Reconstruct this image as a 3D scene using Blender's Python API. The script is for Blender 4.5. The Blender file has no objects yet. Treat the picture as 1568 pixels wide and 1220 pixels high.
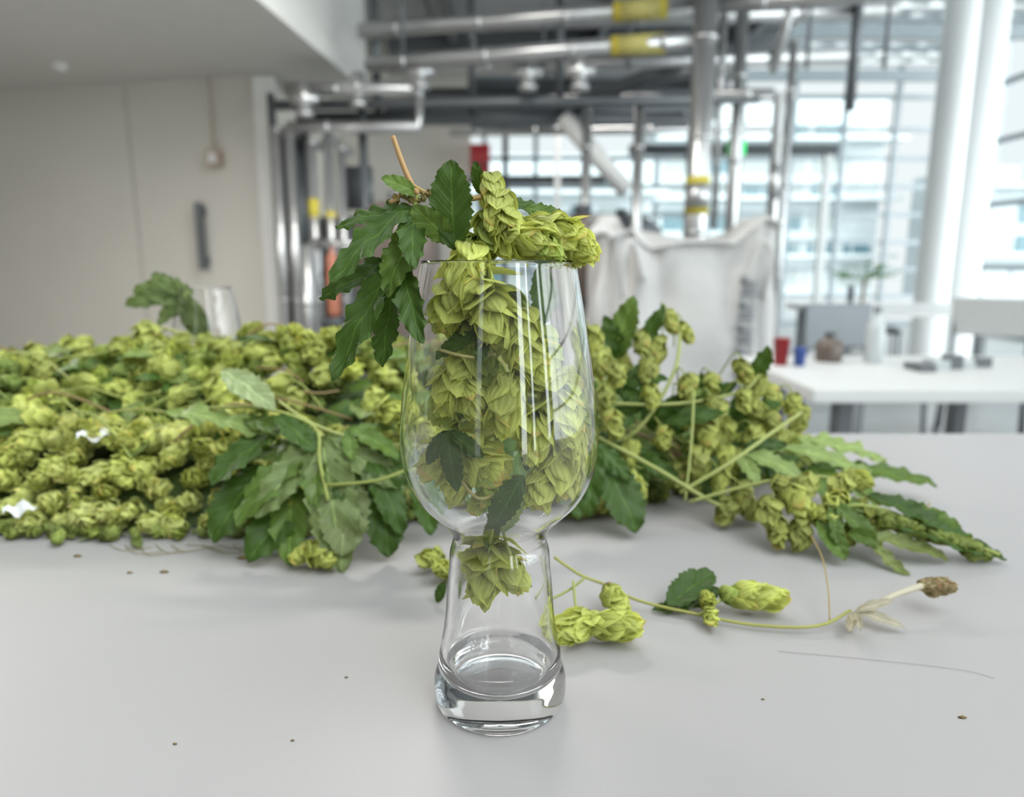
import bpy, math, random
import numpy as np
from mathutils import Vector, Matrix
R = random.Random(7)
T = 0.90           # table top height (m)
sc = bpy.context.scene

# ------------------------------------------------------------------ materials
def nodes(name):
    m = bpy.data.materials.new(name); m.use_nodes = True
    nt = m.node_tree
    for n in list(nt.nodes): nt.nodes.remove(n)
    out = nt.nodes.new('ShaderNodeOutputMaterial')
    return m, nt, out
def simple(name, col, rough=0.5, metal=0.0, var=0.12, nscale=6.0, bump=0.0, emit=0.0, spec=0.5):
    m, nt, out = nodes(name)
    p = nt.nodes.new('ShaderNodeBsdfPrincipled')
    tc = nt.nodes.new('ShaderNodeTexCoord')
    nz = nt.nodes.new('ShaderNodeTexNoise'); nz.inputs['Scale'].default_value = nscale
    nz.inputs['Detail'].default_value = 5
    nt.links.new(tc.outputs['Object'], nz.inputs['Vector'])
    mx = nt.nodes.new('ShaderNodeMix'); mx.data_type = 'RGBA'
    mx.inputs[6].default_value = (*[c*(1-var) for c in col], 1)
    mx.inputs[7].default_value = (*[min(1, c*(1+var)) for c in col], 1)
    nt.links.new(nz.outputs['Fac'], mx.inputs[0])
    nt.links.new(mx.outputs[2], p.inputs['Base Color'])
    p.inputs['Roughness'].default_value = rough
    p.inputs['Metallic'].default_value = metal
    p.inputs['Specular IOR Level'].default_value = spec
    if bump:
        b = nt.nodes.new('ShaderNodeBump'); b.inputs['Strength'].default_value = bump
        b.inputs['Distance'].default_value = 0.002
        nt.links.new(nz.outputs['Fac'], b.inputs['Height']); nt.links.new(b.outputs[0], p.inputs['Normal'])
    if emit:
        p.inputs['Emission Color'].default_value = (*col, 1); p.inputs['Emission Strength'].default_value = emit
    nt.links.new(p.outputs[0], out.inputs[0])
    return m

def plant_mat(name, kind):
    """kind 'bract' or 'leaf'; colour from the 'tint' attribute, veins from the 'bv' (across, along, random) attribute"""
    m, nt, out = nodes(name)
    N = nt.nodes.new; L = nt.links.new
    at = N('ShaderNodeAttribute'); at.attribute_name = 'tint'
    bv = N('ShaderNodeAttribute'); bv.attribute_name = 'bv'
    sp = N('ShaderNodeSeparateXYZ'); L(bv.outputs['Vector'], sp.inputs[0])
    def math_(op, a, b=None, c=None):
        n = N('ShaderNodeMath'); n.operation = op
        for i, v in enumerate((a, b, c)):
            if v is None: continue
            if isinstance(v, (int, float)): n.inputs[i].default_value = v
            else: L(v, n.inputs[i])
        return n.outputs[0]
    absa = math_('ABSOLUTE', sp.outputs[0])
    if kind == 'bract':
        w = math_('SINE', math_('MULTIPLY', sp.outputs[0], 19.0))
        v = math_('MULTIPLY', w, 0.06)
        fac = math_('ADD', 1.0, v)
    else:
        w = math_('SINE', math_('MULTIPLY', math_('SUBTRACT', sp.outputs[1], math_('MULTIPLY', absa, 0.22)), 52.0))
        w = math_('POWER', math_('MAXIMUM', w, 0.0), 6.0)
        mid = math_('LESS_THAN', absa, 0.05)
        v = math_('ADD', math_('MULTIPLY', w, 0.25), math_('MULTIPLY', mid, 0.6))
        fac = math_('ADD', 0.92, v)
    tc = N('ShaderNodeTexCoord')
    nz = N('ShaderNodeTexNoise'); nz.inputs['Scale'].default_value = 160; nz.inputs['Detail'].default_value = 5
    L(tc.outputs['Object'], nz.inputs['Vector'])
    fac = math_('MULTIPLY', fac, math_('ADD', 0.72, math_('MULTIPLY', nz.outputs['Fac'], 0.56)))
    vm = N('ShaderNodeVectorMath'); vm.operation = 'SCALE'
    L(at.outputs['Color'], vm.inputs[0]); L(fac, vm.inputs['Scale'])
    col = vm.outputs[0]
    if kind == 'leaf':   # paler, matt underside of the leaf
        g = N('ShaderNodeNewGeometry')
        und = N('ShaderNodeMix'); und.data_type = 'RGBA'
        vm2 = N('ShaderNodeVectorMath'); vm2.operation = 'MULTIPLY_ADD'
        L(col, vm2.inputs[0]); vm2.inputs[1].default_value = (1.2, 1.2, 1.2); vm2.inputs[2].default_value = (.07, .085, .03)
        L(g.outputs['Backfacing'], und.inputs[0]); L(col, und.inputs[6]); L(vm2.outputs[0], und.inputs[7])
        col = und.outputs[2]
    p = N('ShaderNodeBsdfPrincipled'); L(col, p.inputs['Base Color'])
    p.inputs['Roughness'].default_value = 0.5 if kind == 'bract' else 0.45
    p.inputs['Specular IOR Level'].default_value = 0.3
    b = N('ShaderNodeBump'); b.inputs['Strength'].default_value = 0.35; b.inputs['Distance'].default_value = 0.0004
    L(w, b.inputs['Height']); L(b.outputs[0], p.inputs['Normal'])
    tr = N('ShaderNodeBsdfTranslucent')
    vm3 = N('ShaderNodeVectorMath'); vm3.operation = 'MULTIPLY'; L(col, vm3.inputs[0])
    vm3.inputs[1].default_value = (1.12, 1.08, .9); L(vm3.outputs[0], tr.inputs['Color'])
    ms = N('ShaderNodeMixShader'); ms.inputs[0].default_value = 0.38 if kind == 'bract' else 0.22
    L(p.outputs[0], ms.inputs[1]); L(tr.outputs[0], ms.inputs[2]); L(ms.outputs[0], out.inputs[0])
    return m
M_BR = plant_mat('hop_bract', 'bract'); M_LF = plant_mat('hop_leaf', 'leaf')
def stem_material():
    m, nt, out = nodes('hop_stem')
    p = nt.nodes.new('ShaderNodeBsdfPrincipled'); at = nt.nodes.new('ShaderNodeAttribute'); at.attribute_name = 'tint'
    nt.links.new(at.outputs['Color'], p.inputs['Base Color']); p.inputs['Roughness'].default_value = .55
    nt.links.new(p.outputs[0], out.inputs[0]); return m
M_ST = stem_material()
PM = [M_BR, M_LF, M_ST]

# ------------------------------------------------------------------ mesh builder
class MB:
    def __init__(s): s.V=[]; s.F=[]; s.C=[]; s.A=[]; s.M=[]; s.n=0
    def add(s, v, f, col=(1,1,1), att=None, mi=0):
        v = np.asarray(v, float); k = len(v)
        s.V.append(v)
        c = np.asarray(col, float)
        if c.ndim == 1: c = np.tile(c, (k, 1))
        s.C.append(c)
        s.A.append(np.zeros((k, 3)) if att is None else np.asarray(att, float))
        n = s.n
        s.F.extend([tuple(i+n for i in q) for q in f]); s.M.extend([mi]*len(f)); s.n += k
    def merge(s, o):
        for v,c,a in zip(o.V,o.C,o.A): s.V.append(v); s.C.append(c); s.A.append(a)
        s.F.extend([tuple(i+s.n for i in q) for q in o.F]); s.M.extend(o.M); s.n+=o.n
    def box(s, a, b, mi=0):
        x0,y0,z0=a; x1,y1,z1=b
        v=[(x0,y0,z0),(x1,y0,z0),(x1,y1,z0),(x0,y1,z0),(x0,y0,z1),(x1,y0,z1),(x1,y1,z1),(x0,y1,z1)]
        s.add(v,[(0,3,2,1),(4,5,6,7),(0,1,5,4),(1,2,6,5),(2,3,7,6),(3,0,4,7)],mi=mi)
    def obox(s, p0, p1, z0, z1, th, mi=0):
        d=np.array(p1,float)-np.array(p0,float); d/=np.linalg.norm(d); n=np.array([-d[1],d[0]])*th
        q=[np.array(p0),np.array(p1),np.array(p1)+n,np.array(p0)+n]
        v=[(*p,z0) for p in q]+[(*p,z1) for p in q]
        s.add(v,[(0,3,2,1),(4,5,6,7),(0,1,5,4),(1,2,6,5),(2,3,7,6),(3,0,4,7)],mi=mi)
    def tube(s, pts, rad, sides=8, col=(1,1,1), mi=0, smooth=0, cap=True):
        P=[np.array(p,float) for p in pts]
        rr = rad if hasattr(rad,'__len__') else [rad]*len(P)
        if smooth:
            Q=[];q=[]
            for i in range(len(P)-1):
                a=P[max(0,i-1)];b=P[i];c=P[i+1];d=P[min(len(P)-1,i+2)]
                for k in range(smooth):
                    t=k/smooth
                    Q.append(.5*((2*b)+(c-a)*t+(2*a-5*b+4*c-d)*t*t+(3*b-a-3*c+d)*t**3)); q.append(rr[i]*(1-t)+rr[i+1]*t)
            Q.append(P[-1]);q.append(rr[-1]);P=Q;rr=q
        V=[];F=[];up=np.array([.13,.27,1.0]);
        for i,p in enumerate(P):
            d=P[min(i+1,len(P)-1)]-P[max(i-1,0)]; d=d/(np.linalg.norm(d)+1e-9)
            if i==0: x=np.cross(d,up)
            else: x=x-d*np.dot(x,d)
            x/=np.linalg.norm(x)+1e-9; y=np.cross(d,x)
            for k in range(sides):
                a=2*math.pi*k/sides; V.append(p+rr[i]*(math.cos(a)*x+math.sin(a)*y))
        for i in range(len(P)-1):
            for k in range(sides):
                F.append((i*sides+k,i*sides+(k+1)%sides,(i+1)*sides+(k+1)%sides,(i+1)*sides+k))
        if cap: F.append(tuple(range(sides))[::-1]); F.append(tuple((len(P)-1)*sides+k for k in range(sides)))
        s.add(V,F,col,mi=mi)
    def lathe(s, prof, c=(0,0,0), seg=48, mi=0, closed=False):
        V=[];F=[];n=len(prof)
        for r,z in prof:
            for k in range(seg):
                a=2*math.pi*k/seg; V.append((c[0]+r*math.cos(a),c[1]+r*math.sin(a),c[2]+z))
        for i in range(n-1):
            for k in range(seg):
                F.append((i*seg+k,i*seg+(k+1)%seg,(i+1)*seg+(k+1)%seg,(i+1)*seg+k))
        s.add(V,F,mi=mi)
    def obj(s, name, mats, smooth=True, parent=None):
        me=bpy.data.meshes.new(name); V=np.concatenate(s.V)
        me.from_pydata(V.tolist(),[],s.F)
        for m in mats: me.materials.append(m)
        me.polygons.foreach_set('material_index', np.array(s.M,dtype=np.int32))
        me.polygons.foreach_set('use_smooth', np.full(len(s.F),smooth))
        C=np.concatenate(s.C); C=np.hstack([C,np.ones((len(C),1))]).astype(np.float32)
        ca=me.attributes.new('tint','FLOAT_COLOR','POINT'); ca.data.foreach_set('color',C.ravel())
        va=me.attributes.new('bv','FLOAT_VECTOR','POINT'); va.data.foreach_set('vector',np.concatenate(s.A).astype(np.float32).ravel())
        me.update(); o=bpy.data.objects.new(name,me); sc.collection.objects.link(o)
        if parent: o.parent=parent
        return o
def bevel(o,w,seg=2):
    b=o.modifiers.new('bevel','BEVEL'); b.width=w; b.segments=seg; b.limit_method='ANGLE'

# ------------------------------------------------------------------ hop cone templates
def cone_template(seed, L=.030, Rr=.0125, nb=34, loose=.3, gu=4, gv=6, wide=1.0, ruf=1.0):
    r=random.Random(seed); V=[];F=[];A=[];B=[]
    for k in range(nb):
        s=k/(nb-1); phi=k*2.39996+r.uniform(-.3,.3)
        g=.66+.46*math.sin(math.pi*min(1,.18+.72*s))
        if s>.8: g*=1-(s-.8)*1.2
        bl=Rr*1.50*g*r.uniform(.85,1.15); bw=Rr*.92*g*r.uniform(.85,1.2)*wide
        z0=s*L*.70+r.uniform(-.0006,.0006)
        th0=math.radians(108-86*s); th1=math.radians(-6-14*s+loose*75*r.random()**1.3*(1-.4*s))
        x=0.0;z=z0;path=[]
        for j in range(gv+1):
            b=j/gv; path.append((x,z)); th=th0+(th1-th0)*min(1,(b+.10))**.6
            x+=bl/gv*math.sin(th); z+=bl/gv*math.cos(th)
        n0=len(V); rd=r.random(); curl=r.uniform(.25,.75); tw=r.uniform(-.18,.18); wv=r.uniform(.0004,.0012)*(Rr/.0125)*ruf; p1=r.uniform(0,6)
        for j in range(gv+1):
            b=j/gv; px,pz=path[j]
            w=bw*(max(b,0)**.42)*((1-b**2.6)**.55)*1.0+(bw*.18 if j==0 else 0)
            for i in range(gu+1):
                a=-1+2*i/gu
                ruff=wv*math.sin(7*b+3.5*a+p1)*(.3+abs(a))*(b if j>0 else 0)
                rad=px-curl*(a*a)*w*.75+ruff
                t=math.sin(a*1.25)/math.sin(1.25)*w*.98+tw*b*bl
                V.append((rad*math.cos(phi)-t*math.sin(phi),rad*math.sin(phi)+t*math.cos(phi),pz-a*a*w*.22+ruff*.6))
                A.append((a,b,rd)); B.append(s)
        for j in range(gv):
            for i in range(gu):
                q=n0+j*(gu+1)+i; F.append((q,q+1,q+gu+2,q+gu+1))
    V=np.array(V); V[:,2]-=V[:,2].mean()
    return V,F,np.array(A),np.array(B)
HI=[cone_template(i,.029,.0120,34,.50+.6*(i%3)/2,8,8,1.0,1.5) for i in range(8)]
TI=[cone_template(60+i,.029,.0115,40,.28,8,8,1.0,1.0) for i in range(4)]
MID=[cone_template(20+i,.028,.0115,32,.35,5,6,1.0,1.2) for i in range(5)]
LO=[cone_template(40+i,.023,.0110,24,.38,4,4,.95,1.2) for i in range(6)]
def frame(d):
    d=np.array(d,float); d/=np.linalg.norm(d); u=np.array([0,0,1.]) if abs(d[2])<.9 else np.array([1.,0,0])
    x=np.cross(u,d); x/=np.linalg.norm(x); return np.stack([x,np.cross(d,x),d],axis=1)
YG=(.67,.72,.17); GR=(.47,.58,.12); PALE=(.82,.85,.32)
def cone(mb, p, axis, s=1.0, lib=None, col=YG, r=R, sq=(1,1,1)):
    lib=lib or HI; V,F,A,B=r.choice(lib)
    a=r.uniform(0,6.28); c,sn=math.cos(a),math.sin(a)
    Rz=np.array([[c,-sn,0],[sn,c,0],[0,0,1]])
    W=(V*np.array(sq)*s)@Rz.T@frame(axis).T+np.array(p)+np.array([0,0,T])
    W[:,2]=np.maximum(W[:,2],T+.0004)
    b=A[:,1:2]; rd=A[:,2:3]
    C=np.array(col)[None,:]*(.42+.62*b)*(.82+.34*rd)  # greener, darker bract base, deepened with crevice shade painted into the tint
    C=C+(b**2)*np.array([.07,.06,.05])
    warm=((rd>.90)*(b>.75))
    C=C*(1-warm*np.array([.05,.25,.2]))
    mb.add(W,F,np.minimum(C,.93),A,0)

def noise2(x,y): return math.sin(x*1.7+y*2.3)*.5+math.sin(x*3.1-y*1.9+1.3)*.3+math.sin(x*5.3+y*4.7+.7)*.2
DG=(.058,.112,.016); MG=(.115,.185,.032); LG=(.27,.35,.11)
def leaf(mb, base, tip, up=(0,0,1), lobes=1, W=.30, droop=.15, fold=.25, col=DG, r=R, teeth=11, n=33, size=None):
    base=np.array(base,float); tip=np.array(tip,float); d=tip-base; L=np.linalg.norm(d); d/=L
    u=np.array(up,float); u=u-d*np.dot(u,d); u/=np.linalg.norm(u)+1e-9; x=np.cross(d,u)
    ls={1:[(0,1.)],3:[(0,1.),(.80,.72),(-.80,.72)],5:[(0,1.),(.72,.85),(-.72,.85),(1.5,.5),(-1.5,.5)]}[lobes]
    ph=r.uniform(0,6); rd=r.random(); m=4
    for li,(al,ln) in enumerate(ls):
        V=[];A=[];F=[]; ll=L*ln; wl=W*(1.0 if lobes==1 else .82)
        for i in range(n+1):
            b=i/n
            w=wl*ll*2.05*(b**.62)*((1-b)**.72)*.75
            saw=((b*teeth)%1.0)
            for j in range(-m,m+1):
                a=j/m
                k=1+ (.24*(.5-saw) if abs(j)==m else 0)
                lx=a*w*k; ly=b*ll+ abs(a)*w*.18
                X=lx*math.cos(al)+ly*math.sin(al); Y=ly*math.cos(al)-lx*math.sin(al)
                rr=math.hypot(X,Y)/L
                Z=fold*abs(lx)-droop*L*(rr**2)+droop*L*(max(Y/L,0))*(1 if lobes==1 else .6) + .026*L*noise2(X/L*7+ph,Y/L*7) - .0006*li
                Z+=.022*L*math.sin((b-abs(a)*.22)*30)*abs(a)
                V.append(base+x*X+d*Y+u*Z+np.array([0,0,T])); A.append((a,b,rd))
        q=2*m+1
        for i in range(n):
            for j in range(2*m):
                F.append((i*q+j,i*q+j+1,(i+1)*q+j+1,(i+1)*q+j))
        V=np.array(V); V[:,2]=np.maximum(V[:,2],T+.0008+.0004*rd)
        mb.add(V,F,np.array(col)*(.85+.3*rd),A,1)
SG=(.30,.34,.08); SB=(.26,.17,.07)
def stem(mb, pts, rad=.0009, col=SG):
    mb.tube([(p[0],p[1],p[2]+T) for p in pts],rad,7,col,2,smooth=5)

# ================================================================== ROOM
m_wall=simple('painted_wall',(.60,.575,.52),.6,var=.04,nscale=2)
m_white=simple('white_paint',(.62,.62,.61),.45,var=.03)
m_soff=simple('soffit_paint',(.60,.59,.555),.6,var=.05)
m_fasc=simple('fascia_paint',(.78,.77,.74),.5,var=.03)
m_col=simple('column_paint',(.66,.67,.67),.5,var=.03)
m_ceil=simple('ceiling_panel',(.36,.375,.38),.5,var=.15,nscale=1.5)
m_dark=simple('dark_metal',(.04,.045,.05),.45,.3)
m_grey=simple('grey_steel',(.13,.14,.15),.4,.4)
m_alu=simple('aluminium_cladding',(.52,.52,.52),.30,.8,var=.2,nscale=7)
m_floor=simple('concrete_floor',(.34,.34,.34),.35,var=.08,nscale=1.2)
m_yel=simple('yellow_label',(.55,.46,.05),.5)
m_red=simple('red_paint',(.30,.015,.02),.4)
m_orange=simple('faded_orange',(.34,.12,.07),.5)
m_blue=simple('blue_plastic',(.05,.10,.35),.4)
m_brown=simple('brown_steel',(.13,.10,.085),.4,.3)
m_mull=simple('mullion_grey',(.26,.30,.32),.4,var=.05)
m_green=simple('green_sign',(.02,.75,.18),.5,emit=.8)
m_bag=simple('woven_bag',(.47,.46,.45),.75,var=.08,nscale=30,bump=.3)

b=MB(); b.box((-7.2,-3.2,-.1),(7.2,30,0)); b.obj('floor',[m_floor],False)
b=MB()
A0=np.array([-1.82,5.5]); D=np.array([-2.28,.5]); D=D/np.linalg.norm(D)
def wp(t): return tuple(A0+D*t)
edges=[0,1.155,2.75,4.3,5.9]
for i in range(4): b.obox(wp(edges[i+1]-.006),wp(edges[i]+.006),0,2.41,.10)
b.obox(wp(5.9)+np.array([0,.03]),wp(0)+np.array([0,.03]),0,2.405,.14,1)
b.obox((-1.82,8.0),(-1.82,5.55),0,2.41,-.10)
wl=b.obj('wall_left',[m_wall,m_grey],False)
b=MB(); b.obox((-1.88,5.47),(-1.72,5.47),0,2.40,.03); o=b.obj('trim_1',[m_fasc],False); bevel(o,.005)
b=MB(); b.box((-6.9,7.98,0),(-.45,8.1,3.3)); b.obj('wall_back',[m_wall],False)
b=MB(); b.box((-2.39,5.50,1.02),(-2.355,5.60,1.52)); b.box((-2.40,5.585,1.05),(-2.345,5.63,1.12)); b.box((-2.40,5.585,1.42),(-2.345,5.63,1.49))
o=b.obj('door_handle',[m_grey],False); bevel(o,.008)
b=MB(); b.box((-2.27,5.50,1.78),(-2.17,5.58,1.89)); b.box((-2.25,5.49,1.80),(-2.19,5.50,1.87),1); b.tube([(-2.22,5.55,1.89),(-2.22,5.55,2.41)],.007,8,mi=0)
o=b.obj('wall_switch_box',[simple('beige_plastic',(.42,.31,.24),.5),m_white],False)
b=MB()
pl=[(-1.16,6.05),(-1.61,0),(-1.75,-3.1),(-7,-3.1),(-7,6.9),(-1.9,6.1)]
n=len(pl); V=[(x,y,2.41) for x,y in pl]+[(x,y,4.1) for x,y in pl]
b.add(V,[tuple(range(n))],mi=0); b.add(V,[tuple(range(n,2*n))[::-1]]+[(i,n+i,n+(i+1)%n,(i+1)%n) for i in range(n)],mi=1)
b.lathe([(.0,-.05),(.04,-.05),(.055,-.02),(.055,0)],(-3.1,5.2,2.41),16,mi=0)
b.obj('ceiling_soffit',[m_soff,m_fasc],False)
b=MB()
x=-1.9
for i in range(4):
    for j in range(9):
        b.box((x+i*1.15+.01,2.4+j*1.1+.01,3.3),(x+(i+1)*1.15-.01,2.4+(j+1)*1.1-.01,3.34))
b.box((-1.9,2.4,3.345),(2.7,12.3,3.40),1)
for j in range(5): b.box((-1.2,3.4+j*2,3.08),(2.7,3.5+j*2,3.3),1)
for i in range(3): b.box((-.6+i*1.4,2.4,3.14),(-.52+i*1.4,12.2,3.3),1)
b.obj('ceiling',[m_ceil,m_grey],False)
b=MB()
for i in range(12):
    xx=2.7+i*.4; b.box((xx-.03,2.4,4.2),(xx+.03,12.2,4.32),1)
for j in range(24):
    yy=2.4+j*.42; b.box((2.7,yy-.09,4.14),(7.1,yy+.09,4.18),j%3==0)
for j in range(5):
    yy=3.2+j*2.1; b.box((2.7,yy-.06,3.8),(7.1,yy+.06,3.95),1)
b.box((2.66,2.4,3.3),(2.72,12.2,4.3),0)
b.obj('window_1',[m_col,m_mull],False)
b=MB()
for i in range(5): b.box((-1.6+i*2.1,-3.1,3.32),(-1.5+i*2.1,2.4,3.45))
for j in range(4): b.box((-1.7,-3.1+j*1.8,3.32),(7.1,-3.0+j*1.8,3.45))
b.box((-1.9,-3.2,3.45),(.0,-.6,3.5),0); b.box((2.4,-3.2,3.45),(7.2,2.4,3.5),0)
b.obj('window_2',[m_mull],False)
def curtain(mb,p0,p1,z1,step,zs,th=.07):
    p0=np.array(p0,float);p1=np.array(p1,float);L=np.linalg.norm(p1-p0);n=int(round(L/step))
    for i in range(n+1):
        p=p0+(p1-p0)*i/n; mb.box((p[0]-th/2,p[1]-th/2,0),(p[0]+th/2,p[1]+th/2,z1))
    for z in zs: mb.obox(p0,p1,z-th/2,z+th/2,th)
b=MB(); curtain(b,(-.45,12.2),(7.1,12.2),4.3,.84,[.05,.5,.95,1.4,1.85,2.3,2.75,3.2,3.7,4.2]); b.obj('window_3',[m_mull],False)
b=MB(); curtain(b,(7.1,-3.1),(7.1,12.2),4.3,1.3,[.05,1.0,1.9,2.8,3.6,4.2]); b.obj('window_4',[m_mull],False)
b=MB()
for a,c in [(-7.1,-1.6),(-1.2,1.62),(2.15,2.75),(3.1,5.2),(6.2,7.1)]: b.box((a,-3.25,0),(c,-3.1,3.5))
for a,c in [(-1.6,-1.2),(1.62,2.15),(2.75,3.1),(5.2,6.2)]: b.box((a,-3.25,0),(c,-3.1,.35)); b.box((a,-3.25,3.3),(c,-3.1,3.5))
b.obj('wall_rear',[m_wall],False)
b=MB(); b.box((-7.15,-3.2,0),(-7.0,8,4.1)); b.obj('wall_side',[m_wall],False)
for k,(x,y,r_) in enumerate([(4.30,7.35,.155),(4.72,7.6,.18)]):
    b=MB(); b.lathe([(r_*1.25,0),(r_*1.25,.05),(r_,.08),(r_,4.1),(r_*1.1,4.11),(r_*1.1,4.13)],(x,y,0),32); b.obj('column',[m_col])
# outside buildings, terraces with balustrades
m_fac=simple('pale_facade',(.50,.55,.56),.6,var=.1,nscale=1); m_win=simple('facade_glass',(.10,.19,.22),.3,.0,var=.6,nscale=2)
m_brick=simple('facade_panel',(.36,.40,.39),.7)
b=MB()
for (x0,x1,y,h,st) in [(-2,4.2,22,4.2,.9),(4.8,12,24,6.2,1.2),(12.5,22,20,3.6,1.2)]:
    b.box((x0,y,0),(x1,y+3,h),0)
    nx=int((x1-x0)/st)
    for i in range(nx):
        for j in range(int(h/.9)):
            b.box((x0+i*st+.15,y-.04,.3+j*.9),(x0+(i+1)*st-.1,y,.9+j*.9),R.choice([1,1,0,0,2]) )
    for j in range(int(h/1.8)):
        b.box((x0-.3,y-.9,1.2+j*1.8),(x1+.3,y,1.32+j*1.8),0)
        for i in range(int((x1-x0)/.6)): b.box((x0+i*.6,y-.9,1.32+j*1.8),(x0+i*.6+.05,y-.85,1.8+j*1.8),2)
b.obj('office_building',[m_fac,m_win,m_brick],False)

# ================================================================== PIPEWORK
def pipe(mb,pts,r,mi=0,bands=True,sides=16):
    mb.tube(pts,r,sides,mi=mi)
    if bands:
        P=[np.array(p,float) for p in pts]
        for a,c in zip(P[:-1],P[1:]):
            L=np.linalg.norm(c-a); d=(c-a)/L; k=.25
            while k<L-.1:
                mb.tube([a+d*k,a+d*(k+.03)],r*1.09,sides,mi=mi); k+=.55
b=MB()
pipe(b,[(-1.0,5.05,2.57),(1.2,4.55,2.57)],.05); pipe(b,[(1.2,4.55,2.57),(2.9,4.2,2.57)],.05)
pipe(b,[(-.95,5.0,2.35),(1.12,4.45,2.35)],.048)
pipe(b,[(-1.0,5.6,2.75),(2.6,5.2,2.75)],.045); pipe(b,[(-1.0,6.2,2.62),(2.6,5.8,2.62)],.06)
pipe(b,[(-.9,6.6,2.45),(2.4,6.4,2.45)],.04); pipe(b,[(-.6,7.2,2.3),(2.4,7.0,2.3)],.035)
b.tube([(-1.6,5.1,2.12),(1.6,4.9,2.12)],.035,8,mi=1); b.box((-1.5,5.2,2.02),(1.2,5.27,2.10),1)
b.box((-1.0,5.9,2.18),(1.6,5.96,2.30),1); b.box((-.9,6.9,2.52),(2.4,6.96,2.64),1)
for x in (-.95,-.3,.3,1.3,2.3): b.box((x,5.15,2.1),(x+.05,5.2,3.06),1)
pipe(b,[(-1.5,5.0,1.96),(-.62,5.0,1.96),(-.62,5.0,2.14)],.04)
pipe(b,[(-.62,5.0,2.14),(-.62,5.0,2.2),(-.9,5.0,2.2),(-1.5,5.0,2.2)],.045)
pipe(b,[(1.12,4.45,2.62),(1.12,4.45,0)],.072)
pipe(b,[(1.12,4.45,2.05),(1.58,4.45,2.05),(1.58,4.45,0)],.034); pipe(b,[(1.66,4.5,2.35),(1.66,4.5,0)],.022)
pipe(b,[(.85,5,2.1),(.85,5,0)],.036); pipe(b,[(.50,5,2.1),(.50,5,0)],.034)
pipe(b,[(1.50,5,3.1),(1.50,5,0)],.042); pipe(b,[(1.38,5,3.1),(1.38,5,1.3)],.022); pipe(b,[(1.9,5,3.1),(1.72,5,2.3)],.03)
b.tube([(.35,5.1,2.04),(.78,5.0,1.55)],.06,16,mi=2)
b.tube([(.42,5.2,2.14),(.9,5.1,2.3),(1.1,4.6,2.2)],.05,10,mi=1)
for x,z,y in [(.10,2.27,4.85),(.42,2.24,4.7),(-.6,2.30,4.95),(-1.02,2.20,5),(-1.35,2.12,4.9)]:
    b.tube([(x,y,z-.09),(x,y,z+.10)],.045,12); b.tube([(x-.09,y,z),(x+.09,y,z)],.038,12); b.lathe([(.0,-.12),(.06,-.11),(.06,-.08),(0,-.07)],(x,y,z),12)
for x,y,z,r_ in [(-1.585,5,1.94,.036),(-1.49,5,1.94,.036),(-1.35,5,1.86,.034),(-1.25,5.05,1.9,.034),(-1.165,5.05,1.83,.03)]:
    pipe(b,[(x,y,0),(x,y,z)],r_); b.tube([(x,y,z),(x,y+.3,z+.02)],r_,12)
pipe(b,[(-1.30,4.6,0),(-1.30,4.6,1.16),(-1.30,4.9,1.2)],.045)
pipe(b,[(-1.26,4.75,1.19),(-.95,4.75,1.19)],.03)
b.box((-1.66,5.1,0),(-1.62,5.16,2.2),1); b.box((-1.05,5.1,0),(-1.0,5.16,2.2),1)
b.box((-1.62,5.2,.6),(-1.42,5.22,2.0),1); b.box((-1.2,5.3,1.45),(-1.0,5.32,1.75),1)
b.box((-1.42,5.3,.3),(-1.1,5.34,1.4),1)
for x in (-.7,.2,.75,1.9,2.4): b.tube([(x,4.9,2.3),(x,4.9,3.06)],.012,6,mi=1)
d=np.array([2.25,-.5,0]); d/=np.linalg.norm(d)
for z0,xx,yy,r_ in [(2.57,.62,4.68,.052),(2.35,.60,4.59,.050)]:
    p=np.array([xx,yy,z0]); b.tube([p,p+d*.32],r_+.008,16,mi=3); b.tube([p+d*.04,p+d*.28],r_+.0085,16,mi=4)
b.tube([(1.12,4.45,1.36),(1.12,4.45,1.58)],.0735,16,mi=3); b.tube([(1.12,4.45,1.40),(1.12,4.45,1.54)],.0745,16,mi=0); b.tube([(1.58,4.45,1.45),(1.58,4.45,1.65)],.0355,12,mi=0)
b.tube([(-1.35,5,1.35),(-1.35,5,1.5)],.037,12,mi=3); b.tube([(-1.25,5.05,1.35),(-1.25,5.05,1.42)],.037,12,mi=3)
m_lab=simple('label_print',(.42,.38,.12),.5,nscale=60,var=.7)
b.obj('overhead_pipework',[m_alu,m_grey,m_white,m_yel,m_lab])
b=MB(); b.box((1.05,6.6,2.02),(2.9,6.7,2.10)); b.box((1.1,6.62,0),(1.16,6.68,2.02)); b.box((2.8,6.62,0),(2.86,6.68,2.02),1); b.box((-.45,7.85,1.90),(1.0,7.95,1.98),0)
b.box((-.1,7.8,0),(-.04,7.86,2.6),0); b.box((.45,7.8,0),(.51,7.86,2.6),1)
b.obj('steel_frame',[m_dark,m_col],False)
b=MB(); b.box((1.90,6.5,2.00),(2.04,6.54,2.12)); b.box((1.89,6.54,1.99),(2.05,6.58,2.13),1); b.obj('exit_sign',[m_green,m_white],False)
b=MB(); b.box((-.43,7.6,1.98),(-.23,7.8,2.26)); b.box((-.43,7.59,2.05),(-.23,7.6,2.07),1); b.tube([(-.33,7.7,0),(-.33,7.7,1.98)],.03,8,mi=1); b.obj('fire_alarm_panel',[m_red,m_dark],False)
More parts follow.
